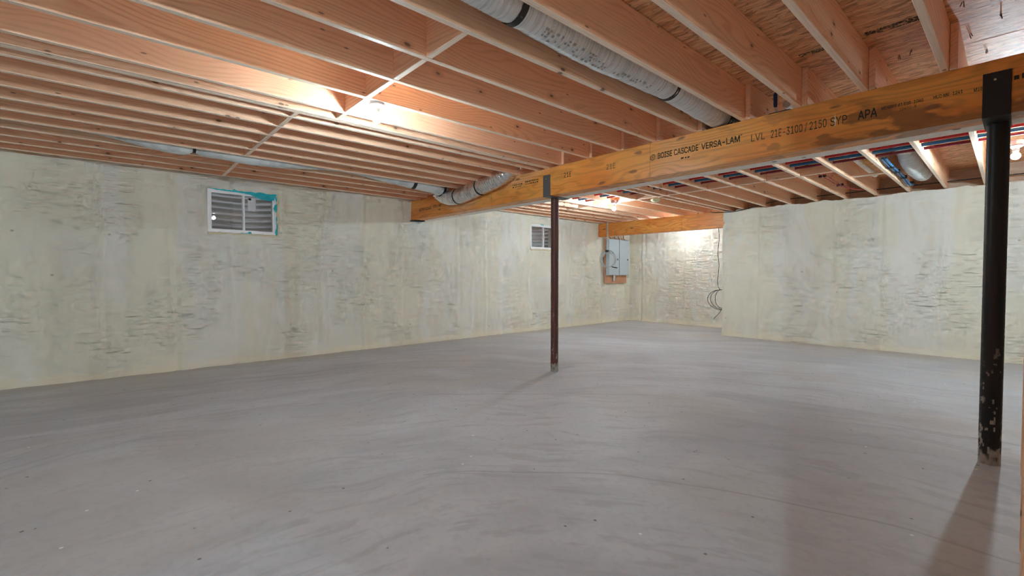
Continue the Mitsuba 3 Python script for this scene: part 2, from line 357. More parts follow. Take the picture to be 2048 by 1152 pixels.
def foam_wall(u0, u1, z0, z1, place, seed, holes=(), thick=0.13, step=0.024):
    def axis(a, b, cuts):
        ks = sorted({a, b, *[c for c in cuts if a < c < b]})
        return np.unique(np.concatenate([np.linspace(p, r, max(2, int(round((r - p) / step)) + 1)) for p, r in zip(ks[:-1], ks[1:])]).round(6))
    us = axis(u0, u1, [c for h in holes for c in h[:2]]); zs = axis(z0, z1, [c for h in holes for c in h[2:]])
    U, Z = np.meshgrid(us, zs, indexing='ij'); D = foam_depth(U, Z, seed)
    for a, b, c, e in holes:                                       # the foam curls in towards the frame
        gap = np.maximum(np.maximum(a - U, U - b), np.maximum(c - Z, Z - e))
        D += 0.030 * np.exp(-((gap - 0.05) / 0.05) ** 2) * (meshkit.fbm(np.stack([U * 9, Z * 9, 0 * U], -1), 3, 3) + 0.1) - 0.018 * np.exp(-(gap / 0.02) ** 2)
    i, j = np.meshgrid(np.arange(len(us) - 1), np.arange(len(zs) - 1), indexing='ij')
    uc, zc = (us[:-1] + us[1:])[:, None] / 2, (zs[:-1] + zs[1:])[None, :] / 2
    keep = np.ones((len(us) - 1, len(zs) - 1), bool)
    for a, b, c, e in holes: keep &= ~((uc > a) & (uc < b) & (zc > c) & (zc < e))
    nz = len(zs); q = np.stack([i * nz + j, (i + 1) * nz + j, (i + 1) * nz + j + 1, i * nz + j + 1], -1)[keep]
    f = np.vstack([q[:, [0, 1, 2]], q[:, [0, 2, 3]]]); v = place(U, Z, D).reshape(-1, 3)
    back = place(U, Z, 0 * D - thick).reshape(-1, 3)
    e = np.sort(np.vstack([q[:, [0, 1]], q[:, [1, 2]], q[:, [2, 3]], q[:, [3, 0]]]), 1)
    uq, cnt = np.unique(e, axis=0, return_counts=True); b = uq[cnt == 1]; n = len(v)
    side = np.vstack([np.stack([b[:, 0], b[:, 1], b[:, 1] + n], 1), np.stack([b[:, 0], b[:, 1] + n, b[:, 0] + n], 1)])
    return trimesh.Trimesh(np.vstack([v, back]), np.vstack([f, f[:, ::-1] + n, side]), process=False)

W1 = (1.015, 1.845, 1.765, 2.335); W2 = (6.875, 7.725, 1.775, 2.315)
put(foam_wall(XN, XA + 0.12, 0.0, ZS - 0.03, lambda u, z, d: np.stack([u, YL - d, z], -1), 1.0, (W1, W2)), 'foam_left',
    parent=struct('wall_left', 'long wall of cream spray foam with two small basement windows'), smooth=40)
put(foam_wall(YN, YC, 0.0, ZJ - 0.012, lambda u, z, d: np.stack([XR - d, u, ragged(u, z, 2)], -1), 2.0, thick=0.2), 'foam_right',
    parent=struct('wall_right', 'cream spray foam wall behind the black column'), smooth=40)
put(foam_wall(YC - 0.2, YL + 0.1, 0.0, ZJ - 0.012, lambda u, z, d: np.stack([XA - d, u, ragged(u, z, 3)], -1), 3.0), 'foam_right',
    parent=struct('wall_alcove', 'brightly lit foam wall at the back of the alcove'), smooth=40)
put(foam_wall(XR + 0.015, XA + 0.05, 0.0, ZJ - 0.012, lambda u, z, d: np.stack([u, YC + 0.02 + d * 0.6, z], -1), 4.0), 'foam_left',
    parent=struct('wall_alcove_side', 'short foam return between the right wall and the alcove'), smooth=40)
put(tbox(XN - 0.15, XN, YN - 0.15, YL + 0.25, 0.0, ZS), 'poured_concrete', parent=struct('wall_back', 'bare concrete wall behind the camera'))
put(tbox(XN - 0.15, XA + 0.2, YN - 0.15, YN, 0.0, ZS), 'poured_concrete', parent=struct('wall_near', 'bare concrete wall on the stair side'))
put(tbox(-0.62, -0.50, YN, -0.2146, 0.0, ZJ), 'gypsum', parent=struct('wall_shadow_edge', 'short unseen partition behind the camera, added to cast a shadow edge on the floor'))  # out of view; its end is set to throw the long shadow edge
# rim boards that close the joist bays
put(cat([tbox(XR + 0.20, XR + 0.24, YN, YC, ZJ - 0.05, ZS), tbox(XA + 0.02, XA + 0.06, YC - 0.1, YL, ZJ - 0.05, ZS)]), 'rim_osb',
    parent=struct('trim_1', 'rim board that closes the joist bays above the right wall'))

# subfloor: sheets 1.22 m wide across the joists, each its own panel
ceil = struct('ceiling', 'strand board subfloor seen between the joists')
xs = [4.40 + 1.2225 * k for k in range(-7, 6)]
for k, (a, b) in enumerate(zip(xs[:-1], xs[1:])):
    off = (k % 2) * 1.22
    ys = [YN - 0.15] + [y for y in np.arange(-3.66 + off, 7.3, 2.44) if YN < y < YL] + [YL + 0.14]
    for c, e in zip(ys[:-1], ys[1:]):
        dz = RNG.uniform(0, 0.0025)
        put(tbox(max(a, XN - 0.15) + 0.002, min(b, XA + 0.15) - 0.002, c + 0.0015, e - 0.0015, ZS + dz, ZS + 0.019, c=0.002), 'strand_board', 'panel', ceil)
put(tbox(XN - 0.16, XA + 0.17, YN - 0.16, YL + 0.15, ZS + 0.0195, ZS + 0.04), 'black_film', 'underlay', ceil)
# stamps on the panels: rows of illegible ink dashes
def stamp(cx, y0, y1, rows, seed):
    r = np.random.default_rng(seed); out = []
    for k in range(rows):
        y = y0
        while y < y1:
            w = r.uniform(0.008, 0.03)
            if r.random() < 0.8: out.append(tbox(cx + k * 0.014, cx + k * 0.014 + r.uniform(0.005, 0.010), y, min(y + w, y1), ZS - 0.0012, ZS + 0.001))
            y += w + r.uniform(0.003, 0.008)
    return cat(out)
for s, a in enumerate([(3.70, 0.42, 0.72, 5), (3.72, 0.84, 1.10, 4), (3.80, 1.22, 1.42, 3), (3.62, 0.385, 0.40, 2), (2.55, 1.25, 1.40, 3)]):
    put(stamp(*a, 50 + s), 'black_ink', 'print', ceil, kind='stuff')
for s, (x, y) in enumerate([(3.55, 0.20), (3.33, 0.17), (3.36, 0.21), (3.70, 0.26), (4.22, 0.26), (4.05, 0.12), (4.6, 0.2), (3.15, 0.05), (3.5, 0.05), (4.22, 0.55), (4.25, 0.62)]):
    put(cat([cyl([x + dx, y + dy, ZS + 0.002], [x + dx + random.uniform(-.012, .012), y + dy + random.uniform(-.012, .012), ZS - random.uniform(.018, .035)], 0.0022, 6)
             for dx, dy in ((0, 0), (0.012, 0.006))]), 'rust_nail', 'nail', ceil)

# ------------------------------------------------------------------ the dropped beam and its steel columns
beam = thing('main_beam', 'long orange laminated timber beam with black stamped lettering, crossing above both steel columns', 'beam')
put(box(XB, 4.152, YN, YL + 0.05, ZB, ZJ, c=0.004), 'laminated_timber', 'front_ply', beam)
put(box(4.153, 4.307, YN, YL + 0.05, ZB, ZJ, c=0.003), 'pale_wood_y', 'rear_ply', beam, seed=0.31, label='whitish rear ply')
put(cat([word('BOISE CASCADE', 0.052, 2.36, 2.310, bold=True, width=0.40), word('VERSA-LAM', 0.052, 1.93, 2.309, bold=True, width=0.33)]), 'black_ink', 'lettering', beam)
ring = trimesh.creation.annulus(0.022, 0.028, 0.0004, sections=28); ring.vertices = np.stack([XB - 0.0004 + ring.vertices[:, 2], 2.41 - ring.vertices[:, 0], 2.333 + ring.vertices[:, 1]], 1)
put(cat([ring, word('R', 0.026, 2.421, 2.321, bold=True), word('®', 0.016, 1.595, 2.352), word('®', 0.014, 1.955, 2.352)]), 'black_ink', 'lettering', beam)
put(word('LVL', 0.058, 1.515, 2.288, width=0.105), 'black_ink_faint', 'lettering', beam)
put(cat([word('21E-3100 / 2150', 0.060, 1.365, 2.284, width=0.375), word('SYP', 0.060, 0.965, 2.281, width=0.10)]), 'black_ink', 'lettering', beam)
put(word('APA', 0.058, 0.800, 2.286, bold=True, width=0.108), 'black_ink', 'lettering', beam)
put(cat([word('MEMBER #3 ESR-1040', 0.021, 0.670, 2.318, bold=True, width=0.214), word('12472-R', 0.019, 0.575, 2.288, width=0.085)]), 'black_ink', 'lettering', beam)
put(cat([word('HUD MR-1241', 0.021, 0.408, 2.318, bold=True, width=0.134), word('M10', 0.021, 0.226, 2.310, bold=True, width=0.036)]), 'black_ink', 'lettering', beam)
put(word('21E', 0.056, 3.560, 2.319, width=0.112), 'black_ink', 'lettering', beam)
put(word('21E', 0.056, 2.962, 2.308, width=0.112), 'black_ink_faint', 'lettering', beam)
put(cat([word('BOISE CASCADE', 0.042, 6.80, 2.274, bold=True, width=0.38), word('VERSA-LAM', 0.042, 6.38, 2.284, bold=True, width=0.24)]), 'black_ink', 'lettering', beam)
def dashes(y0, y1, z, h, seed):
    r = np.random.default_rng(seed); out = []; y = y0
    while y > y1:
        w = r.uniform(0.010, 0.03); out.append(tbox(XB - 0.0004, XB + 0.001, y - w, y, z, z + h * r.uniform(.7, 1))); y -= w + r.uniform(0.005, 0.018)
    return cat(out)
put(cat([dashes(4.20, 3.97, 2.362, .018, 1), dashes(4.20, 3.97, 2.335, .016, 2), dashes(4.44, 4.25, 2.352, .018, 3), dashes(4.44, 4.28, 2.326, .014, 4),
         dashes(2.12, 2.04, 2.262, .016, 5), dashes(0.06, 0.0, 2.33, .03, 6)]), 'black_ink', 'lettering', beam)
dp = Polygon([(0, .085), (.0025, .06), (.002, .045), (.007, .036), (.008, .028), (.003, .020), (.0015, -.012), (-.0012, -.012), (-.003, .020), (-.006, .030), (-.0045, .038), (-.0015, .046), (-.002, .066)])
dm = trimesh.creation.extrude_polygon(dp, 0.0012, engine='earcut'); v = np.array(dm.vertices); dm.vertices = np.stack([XB - v[:, 2], 0.933 - v[:, 0], 2.285 + v[:, 1]], 1)
put(dm, 'porcelain', 'paint_drip', beam, label='white paint drip')

def column(name, x, y, r, mat, plate, label, pl):
    c = thing(name, label, 'column')
    put(cat([cyl([x, y, 0.0005], [x, y, ZB - 0.008], r, 40)]), mat, 'shaft', c, smooth=40)
    put(cat([tbox(XB - 0.007, XB - 0.0005, pl[0], pl[1], ZB - 0.008, pl[2], c=0.0015), tbox(XB - 0.007, 4.314, pl[0], pl[1], ZB - 0.008, ZB - 0.0005, c=0.0015),
             tbox(4.3075, 4.314, pl[0], pl[1], ZB - 0.008, pl[2], c=0.0015)]), plate, 'saddle', c)
    yb = (pl[0] + pl[1]) / 2 + 0.008
    put(cyl([XB - 0.007, yb, pl[2] - 0.045], [XB - 0.011, yb, pl[2] - 0.045], 0.006, 12), 'bright_steel', 'bolt', c)
    return c
column('steel_column', 4.175, 0.122, 0.0515, 'black_steel', 'dark_plate', 'thick black steel column in the foreground with chipped paint near the floor', (0.068, 0.187, 2.400))
column('steel_column', 4.163, 3.872, 0.0470, 'red_primer_steel', 'grey_plate', 'slim rust red steel column in the middle of the basement', (3.768, 3.884, 2.394))
pkt = thing('beam_bearing_plate', 'small dark steel plate under the left end of the long orange beam', 'plate')
put(box(3.95, 4.16, 6.93, 7.10, ZB - 0.016, ZB - 0.001, c=0.002), 'dark_plate', parent=pkt)

hdr = thing('alcove_beam', 'orange brown timber header over the alcove, behind the grey breaker panel', 'beam')
put(box(XR - 0.004, XR + 0.172, YC - 0.02, YL + 0.02, 2.158, ZJ, c=0.004), 'laminated_timber', parent=hdr)

# ------------------------------------------------------------------ joists
JW = 0.038
near = [0.356 + 0.4064 * i for i in range(-1, 9)] + [3.800, 3.839] + [3.990 + 0.3225 * k for k in range(10)]
far = [0.3175 + 0.4064 * i for i in range(0, 9)] + [3.825, 4.01] + [4.405, 4.865, 5.345, 5.69, 5.99, 6.32, 6.56, 6.90]
far = [-0.09] + far
PEX = [('red', 6.20, 2.553, 0.015), ('blue', 6.36, 2.551, 0.018), ('maroon', 6.55, 2.549, 0.015)]

def joist(x0, x1, y, seed, holes=(), yaw=0.0):
    b = box(x0, x1, y - JW / 2, y + JW / 2, ZJ + 0.0005, ZS - 0.0005, c=0.003)
    for hx, hz, hr in holes:
        b = b - m3.Manifold.cylinder(0.2, hr, hr, 20).rotate([90, 0, 0]).translate([hx, y + 0.1, hz])
    t = tri(b)
    if yaw:
        c, s = math.cos(yaw), math.sin(yaw); v = np.array(t.vertices); dx, dy = v[:, 0] - 4.1, v[:, 1] - y
        v[:, 0], v[:, 1] = 4.1 + c * dx - s * dy, y + s * dx + c * dy; t.vertices = v
    return t
for i, y in enumerate(near):
    far_i = ORD[len(near) - 1 - i]
    k = thing('floor_joist', f'fir joist on the camera side of the long beam, {far_i} from the left wall', 'joist', 'joists on the camera side of the beam')
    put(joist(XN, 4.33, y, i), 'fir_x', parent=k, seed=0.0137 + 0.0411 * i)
for i, y in enumerate(far):
    o = ORD[len(far) - 1 - i]
    k = thing('floor_joist', f'fir joist on the far side of the long beam, {o} from the left wall', 'joist', 'joists beyond the beam')
    skew = 0.012 if y < 3.9 else 0.0
    holes = [(hx, hz, hr + 0.006) for _, hx, hz, hr in PEX] if y < 5.8 else []
    if y < 3.9: holes.append((9.16, 2.555, 0.014))
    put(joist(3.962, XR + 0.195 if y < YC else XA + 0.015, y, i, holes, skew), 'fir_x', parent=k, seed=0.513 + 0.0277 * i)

def blocks(ys, xf, skip, side, zlow=ZJ):
    n = 0
    for a, b in zip(ys[:-1], ys[1:]):
        if b - a < 0.09 or skip(a): continue
        n += 1; x = xf(a) + random.uniform(-.006, .006)
        k = thing('joist_blocking', f'short fir block between joists {side}, {ORD[n - 1]} block counted toward the left wall', 'blocking', f'blocks between joists {side}')
        skw = 0.012 * (x - 4.1) if (side.startswith('beyond') and a < 3.9) else 0.0
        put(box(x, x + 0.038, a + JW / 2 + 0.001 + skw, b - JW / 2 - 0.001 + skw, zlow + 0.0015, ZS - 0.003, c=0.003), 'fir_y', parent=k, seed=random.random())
blocks(near[5:], lambda a: 1.432 if a < 3.79 else 1.140, lambda a: 5.58 < a < 5.62, 'on the camera side')
blocks(far[2:17], lambda a: 6.745, lambda a: a < 1.2, 'beyond the beam')
strap = thing('wood_strap', 'flat wood strip across the joist bay that holds the white plastic pipe', 'strap')
put(box(7.45, 7.54, 1.141 + .06, 1.548 + .02, 2.505, 2.525, c=0.002), 'fir_y', parent=strap, seed=0.77)

# ------------------------------------------------------------------ lamps
def bulb_mesh(x, y, z):
    prof = [(0.0, -0.036), (0.014, -0.0335), (0.025, -0.026), (0.033, -0.014), (0.036, 0.0), (0.034, 0.013), (0.027, 0.025), (0.018, 0.034), (0.014, 0.044)]
    m = lathe(prof, 20); m.apply_translation([x, y, z])
    if m.volume < 0: m.invert()
    return m
def lamp(x, y, power, tint, label, z=2.366, box_above=True):
    k = thing('ceiling_lamp', label, 'lamp')
    base = lathe([(0.0, 2.4745), (0.057, 2.4745), (0.060, 2.468), (0.058, 2.460), (0.046, 2.452), (0.034, 2.446), (0.027, 2.436), (0.024, 2.412), (0.018, 2.408), (0.0, 2.408)], 28)
    base.apply_translation([x, y, z - 2.366])
    put(base, 'porcelain', 'lamp_holder', k, smooth=35)
    put(bulb_mesh(x, y, z), 'lens_white', 'bulb', k, smooth=True, emitter={'type': 'area', 'radiance': {'type': 'rgb', 'value': [float(power * c) for c in tint]}})
    if box_above:
        b = trimesh.creation.cylinder(0.050, 0.04, sections=8); b.apply_translation([x, y, z + 0.131]); put(b, 'galvanized', 'junction_box', k)
    return k
names = ['bare bulb in a white porcelain holder hanging among the joists nearest the camera', 'bare glowing bulb under the far joists in front of the alcove',
         'bare glowing bulb just right of the black column', 'bare bulb in the alcove behind the orange brown header', 'bare bulb behind the camera by the short partition', 'unseen bulb added on the stair side of the stud partition to brighten the joists']
for (x, y, pw, tint), nm in zip(LAMPS, names): lamp(x, y, pw, tint, nm)
det = thing('smoke_detector', 'round yellowed plastic ceiling fixture without a bulb, under the far joists', 'detector')
dm = lathe([(0, 2.4745), (0.072, 2.4745), (0.075, 2.465), (0.075, 2.452), (0.062, 2.436), (0.045, 2.430), (0.0, 2.429)], 32); dm.apply_translation([6.90, 4.13, 0])
put(dm, 'cream_plastic', 'shell', det, smooth=35)
dm = lathe([(0.030, 2.4305), (0.036, 2.424), (0.030, 2.4225), (0.0, 2.4225)], 24); dm.apply_translation([6.90, 4.13, 0]); put(dm, 'porcelain', 'cap', det, smooth=35)

# ------------------------------------------------------------------ windows
def window(n, w, label, tape):
    x0, x1, z0, z1 = w; k = struct(f'window_{n}', label); yf, yb = YL + 0.012, YL + 0.085
    fr = box(x0, x1, yf, yb, z0, z1, c=0.004) - box(x0 + 0.026, x1 - 0.026, yf - .1, yb + .1, z0 + 0.028, z1 - 0.030)
    put(fr, 'vinyl_white', 'frame', k)
    xm = x0 + 0.405
    for a, b, y0 in ((x0 + 0.022, xm + 0.028, yf + 0.016), (xm, x1 - 0.022, yf + 0.042)):
        s = box(a, b, y0, y0 + 0.024, z0 + 0.024, z1 - 0.026, c=0.003) - box(a + 0.024, b - 0.024, y0 - .1, y0 + .1, z0 + 0.046, z1 - 0.050)
        q = put(s, 'vinyl_white', 'sash', k)
        sk = 0.0155 / 2 * (b - a) if (n == 1 and a < xm - 0.1) else 0.0      # left pane turned slightly to shift where the bulb reflects in it
        yg = y0 + 0.011; g = np.array([[a + .022, yg + sk, z0 + .044], [b - .022, yg - sk, z0 + .044], [b - .022, yg - sk, z1 - .048], [a + .022, yg + sk, z1 - .048]])
        put(trimesh.Trimesh(g, [[0, 1, 2], [0, 2, 3]], process=False), 'pane_glass', 'pane', q)
    put(box(xm + 0.002, xm + 0.026, yf + 0.004, yf + 0.018, (z0 + z1) / 2 - 0.04, (z0 + z1) / 2 + 0.03, c=0.006), 'vinyl_white', 'latch', k)
    # reveal through the concrete
    rv = box(x0 - 0.03, x1 + 0.03, YL + 0.09, YL + 0.30, z0 - 0.03, z1 + 0.03) - box(x0 + 0.002, x1 - 0.002, YL, YL + 0.4, z0 + 0.002, z1 - 0.002)
    put(rv, 'concrete', 'reveal', k)
    r = np.random.default_rng(n)
    def film(pts, y):
        g = trimesh.creation.extrude_polygon(Polygon(pts).buffer(0), 0.004, engine='earcut'); v = np.array(g.vertices)
        g.vertices = np.stack([v[:, 0], y - v[:, 2], v[:, 1]], 1); g.invert() if g.volume < 0 else None
        g = g.subdivide().subdivide(); v = np.array(g.vertices); v[:, 1] += 0.010 * (meshkit.fbm(v * 25, 3, n) - 0.5); g.vertices = v
        return g
    for t in tape: put(film([(x0 + a, z1 + b) for a, b in t], yf - 0.004), 'teal_membrane', 'flashing', k, smooth=40, label='teal flashing membrane')
    # torn foam lip round the opening
    a = np.linspace(0, 1, 90); per = []
    for p, q_ in (((x1 + .012, z1 + .01), (x1 + .016, z0 - .02)), ((x1 + .016, z0 - .02), (x0 - .005, z0 - .014))):
        per += [(np.array(p) * (1 - s) + np.array(q_) * s) for s in np.linspace(0, 1, 60)]
    per = np.array(per); jit = (meshkit.fbm(np.stack([per[:, 0] * 22, per[:, 1] * 22, 0 * per[:, 0]], -1), 3, 5 + n) - 0.5)
    put(tube(np.stack([per[:, 0] + jit * 0.03, YL - 0.002 + 0 * jit, per[:, 1] + jit * 0.03], 1), 0.012 + 0.012 * np.abs(jit) * 2, 8), 'foam_trim', 'foam_lip', k, smooth=True)
    return k
w1 = window(1, W1, 'white sliding basement window with teal membrane and a paper sticker', [
    [(0.00, .004), (0.02, .026), (0.10, .018), (0.16, .027), (0.30, .020), (0.45, .022), (0.62, .018), (0.80, .020), (0.845, .006), (0.81, -.030), (0.79, -.078), (0.74, -.094), (0.62, -.082), (0.53, -.050), (0.50, -.034), (0.42, -.024), (0.25, -.018), (0.10, -.014)],
    [(0.802, -.03), (0.835, .000), (0.866, -.02), (0.872, -.09), (0.850, -.13), (0.866, -.20), (0.880, -.30), (0.862, -.38), (0.872, -.45), (0.858, -.54), (0.815, -.580), (0.800, -.53), (0.822, -.46), (0.812, -.36), (0.826, -.26), (0.785, -.20), (0.795, -.16), (0.826, -.12)],
    [(0.37, -.556), (0.42, -.566), (0.46, -.562), (0.475, -.540), (0.50, -.545), (0.505, -.572), (0.47, -.588), (0.41, -.584)]])
sx = W1[0] + 0.475
put(tbox(sx, sx + 0.098, YL + 0.058, YL + 0.0595, 2.085, 2.265), 'paper_label', 'sticker', w1, label='white paper sticker on the pane')
put(tbox(sx + 0.008, sx + 0.042, YL + 0.0572, YL + 0.058, 2.232, 2.262), 'black_ink', 'sticker_print', w1)
put(cat([tbox(sx + 0.012, sx + 0.086 - 0.012 * (i % 3), YL + 0.0574, YL + 0.058, 2.105 + i * 0.016, 2.1085 + i * 0.016) for i in range(7)]), 'panel_grey', 'sticker_print', w1)
window(2, W2, 'white sliding basement window partly hidden by the rust red column', [
    [(0.28, .0), (0.34, .010), (0.40, .004), (0.40, -.012), (0.33, -.012)],
    [(0.838, -.02), (0.870, -.01), (0.874, -.16), (0.862, -.33), (0.866, -.5), (0.845, -.53), (0.850, -.3), (0.840, -.15)]])
for n, w in ((1, W1), (2, W2)):
    k = thing('window_well', f'half round corrugated steel well outside {"the left window with the teal membrane" if n == 1 else "the window behind the rust red column"}', 'window well', 'corrugated window wells')
    cx = (w[0] + w[1]) / 2; zz = np.arange(1.30, 2.72, 0.0105); th = np.linspace(0, np.pi, 49)
    TH, Z = np.meshgrid(th, zz, indexing='ij'); R = 1 + 0.014 / 0.5 * np.cos(Z * 2 * np.pi / 0.085)
    out = [];
    for off in (0.0, 0.006):
        P = np.stack([cx + (0.54 + off) * R * np.cos(TH), YL + 0.31 + (0.44 + off) * R * np.sin(TH), Z], -1).reshape(-1, 3)
        i, j = np.meshgrid(np.arange(len(th) - 1), np.arange(len(zz) - 1), indexing='ij'); q = np.stack([i * len(zz) + j, (i + 1) * len(zz) + j, (i + 1) * len(zz) + j + 1, i * len(zz) + j + 1], -1).reshape(-1, 4)
        out.append(trimesh.Trimesh(P, np.vstack([q[:, [0, 1, 2]], q[:, [0, 2, 3]]]), process=False))
    put(cat(out), 'galvanized', 'shell', k, smooth=True)
    put(tbox(cx - 0.6, cx + 0.6, YL + 0.30, YL + 0.9, 1.2, 1.30), 'earth', 'gravel_bed', k)
    put(tbox(cx - 0.75, cx + 0.75, YL + 0.16, YL + 0.30, 2.72, 3.1), 'earth', 'grade_edge', k)

# ------------------------------------------------------------------ ducts
def corr(amp, pitch, length, seed):
    def w(t, a):
        n = meshkit.fbm(np.stack([t * length * 9 + 0 * a, np.cos(a) * 1.5 + 0 * t, np.sin(a) * 1.5 + 0 * t + seed], -1), 3, seed) - 0.5
        return amp * np.sin(t * length * 2 * np.pi / pitch + 0 * a) + n * amp * 5
    return w
def strap_ring(path, i, r, w=0.028, mat='black_rubber', parent=None):
    p = path[i]; t = path[min(i + 1, len(path) - 1)] - path[i - 1]; t = t / np.linalg.norm(t)
    put(tube([p - t * w / 2, p - t * w / 2 + 1e-4 * t, p + t * w / 2 - 1e-4 * t, p + t * w / 2], [r - .012, r, r, r - .012], 28, False), mat, 'strap', parent, smooth=30)

d1 = thing('flexible_duct', 'white wrapped flexible duct with frayed fibres and black straps, between joists on the camera side', 'duct')
path1 = smooth_path([[XN, 1.775, 2.60], [0.6, 1.78, 2.605], [1.5, 1.775, 2.592], [2.3, 1.79, 2.580], [3.1, 1.775, 2.590], [3.7, 1.79, 2.578], [4.05, 1.80, 2.585]], 600)
put(tube(path1, 0.098, 36, True, corr(0.0022, 0.03, 7.8, 3)), 'duct_wrap', 'sleeve', d1, smooth=50)
for xx in (1.60, 3.12): strap_ring(path1, int(np.argmin(np.abs(path1[:, 0] - xx))), 0.102, 0.040, parent=d1)
put(tube(smooth_path([[4.03, 1.80, 2.585], [4.3, 1.79, 2.59], [4.7, 1.78, 2.6]], 40), 0.088, 28, True, corr(0.004, 0.05, .7, 9)), 'black_film', 'collar', d1, smooth=40, label='black crinkled collar')
def fringe(path, r, n, a0, a1, lmax, seed):
    g = np.random.default_rng(seed); vs, fs = [], []
    for k in range(n):
        i = g.integers(2, len(path) - 3); p = path[i]; t = path[i + 1] - path[i]; t /= np.linalg.norm(t); a = g.uniform(a0, a1)
        nrm = np.array([0, math.cos(a), math.sin(a)]); s = p + nrm * (r - 0.004); L = g.uniform(0.3, 1) * lmax; up = np.array([0, -math.sin(a), math.cos(a)]) * g.choice([-1, 1])
        e = s + nrm * L * 0.45 + up * L * g.uniform(.2, .9) + t * g.uniform(-.012, .012); w = t * 0.0013
        b = len(vs); vs += [s - w, s + w, e, s + nrm * 0.0015]; fs += [[b, b + 1, b + 2], [b + 1, b + 3, b + 2], [b + 3, b, b + 2]]
    return trimesh.Trimesh(np.array(vs), np.array(fs), process=False)
put(fringe(path1[220:], 0.100, 1500, math.pi - 0.3, math.pi + 1.0, 0.030, 1), 'glass_wool', 'fibre_fringe', d1, kind='stuff')
def print_marks(path, r, x0, x1, a0, rows, seed, key, parent):
    g = np.random.default_rng(seed); out = []
    for k in range(rows):
        x = x0
        while x < x1:
            L = g.uniform(.008, .022); p = path[int(np.argmin(np.abs(path[:, 0] - x)))]; a = a0 + k * 0.20
            if g.random() < .5:
                n_ = np.array([0, math.cos(a), math.sin(a)]); t_ = np.array([0, -math.sin(a), math.cos(a)])
                c = p + n_ * (r + 0.0045); u = np.array([L / 2, 0, 0]); h = t_ * g.uniform(.004, .009)
                v = np.array([c - u - h, c + u - h, c + u + h, c - u + h]); v = np.vstack([v, v - n_ * .006])
                out.append(trimesh.Trimesh(v, [[0, 1, 2], [0, 2, 3], [4, 6, 5], [4, 7, 6]], process=False))
            x += L + g.uniform(.004, .02)
    put(cat(out), key, 'print', parent, kind='stuff')
print_marks(path1, 0.096, 1.78, 2.35, -2.25, 4, 3, 'grey_ink', d1)
print_marks(path1, 0.096, 2.45, 2.95, -2.0, 2, 4, 'grey_ink', d1)

d2 = thing('flexible_duct', 'white frayed flexible duct between joists beyond the beam, over the red and blue pipes', 'duct')
path2 = smooth_path([[5.2, 0.93, 2.655], [5.6, 0.93, 2.660], [6.0, 0.94, 2.670], [6.75, 0.945, 2.668], [7.4, 0.955, 2.605], [8.2, 0.955, 2.585], [8.62, 0.955, 2.62]], 300)
rad2 = np.interp(path2[:, 0], [4.0, 5.8, 6.9, 7.4, 8.5, 8.62], [.080, .076, .076, .098, .098, .03])
put(tube(path2, rad2, 32, True, corr(0.003, 0.03, 4.7, 6)), 'duct_wrap', 'sleeve', d2, smooth=50)
put(fringe(path2, 0.106, 900, math.pi - 0.6, math.pi + 1.2, 0.05, 2), 'white_wire', 'fibre_fringe', d2, kind='stuff')

d3 = thing('flexible_duct', 'pale grey flexible duct sagging below joists, ending in a silver bend on the beam', 'duct')
path3 = smooth_path([[XN, 5.72, 2.625], [-0.6, 5.735, 2.615], [0.0, 5.745, 2.595], [0.35, 5.75, 2.545], [0.66, 5.755, 2.525], [0.76, 5.755, 2.535], [1.2, 5.76, 2.525], [1.75, 5.76, 2.560], [2.3, 5.76, 2.60], [2.8, 5.765, 2.560], [3.3, 5.77, 2.515], [3.72, 5.80, 2.475], [3.82, 5.84, 2.455]], 300)
rad = 0.098 - 0.035 * np.exp(-((path3[:, 0] - 0.71) / 0.05) ** 2)
put(tube(path3, rad, 28, True, corr(0.002, 0.05, 5.6, 5)), 'duct_white', 'sleeve', d3, smooth=50)
for xx, rr in ((0.71, 0.066), (3.27, 0.101), (3.76, 0.101)): strap_ring(path3, int(np.argmin(np.abs(path3[:, 0] - xx))), rr, 0.05, parent=d3)
d4 = d3
path4 = smooth_path([[3.76, 5.90, 2.47], [3.83, 5.86, 2.40], [3.855, 5.68, 2.345], [3.858, 5.45, 2.345], [3.858, 5.15, 2.380], [3.858, 4.85, 2.418], [3.858, 4.58, 2.462], [3.90, 4.42, 2.53], [3.98, 4.38, 2.62]], 180)
put(tube(path4, 0.106, 32, True, corr(0.0042, 0.045, 1.9, 8)), 'duct_foil', 'foil_bend', d4, smooth=35, label='shiny silver foil bend')
for yy in (5.50, 4.98): strap_ring(path4, int(np.argmin(np.abs(path4[:, 1] - yy))), 0.112, 0.022, parent=d4)

# ------------------------------------------------------------------ pipes and cables among the far joists
for nm, px, pz, pr in PEX:
    k = thing('supply_pipe', f'{"bright red" if nm == "red" else "dark maroon" if nm == "maroon" else "blue"} plastic pipe running through the far joists', 'pipe')
    put(tube(smooth_path([[px, YN + .05, pz], [px, 0.2, pz], [px - .01, 1.2, pz - .003], [px, 3.0, pz], [px, 5.62, pz]], 80), pr, 12), nm + '_pipe', parent=k, smooth=True)
k = thing('drain_pipe', 'white plastic pipe lying in the joist bay above the red and blue pipes', 'pipe')
put(cat([tube([[4.32, 1.36, 2.640], [8.30, 1.45, 2.640]], 0.033, 20)]), 'white_pvc', parent=k, smooth=40)
k = thing('pipe_bundle', 'two blue pipes strapped together with black clips along a far joist', 'pipes')
for dy, z in ((0.0, 2.512), (0.028, 2.512)):
    put(tube(smooth_path([[6.68, 1.078 + dy, z + .022], [7.0, 1.078 + dy, z], [7.4, 1.085 + dy, z + .004], [8.1, 1.086 + dy, z - .004], [8.75, 1.092 + dy, z - .004], [8.85, 1.095 + dy, z + .03]], 60), 0.0125, 10), 'blue_pipe', 'pipe', k, smooth=True)
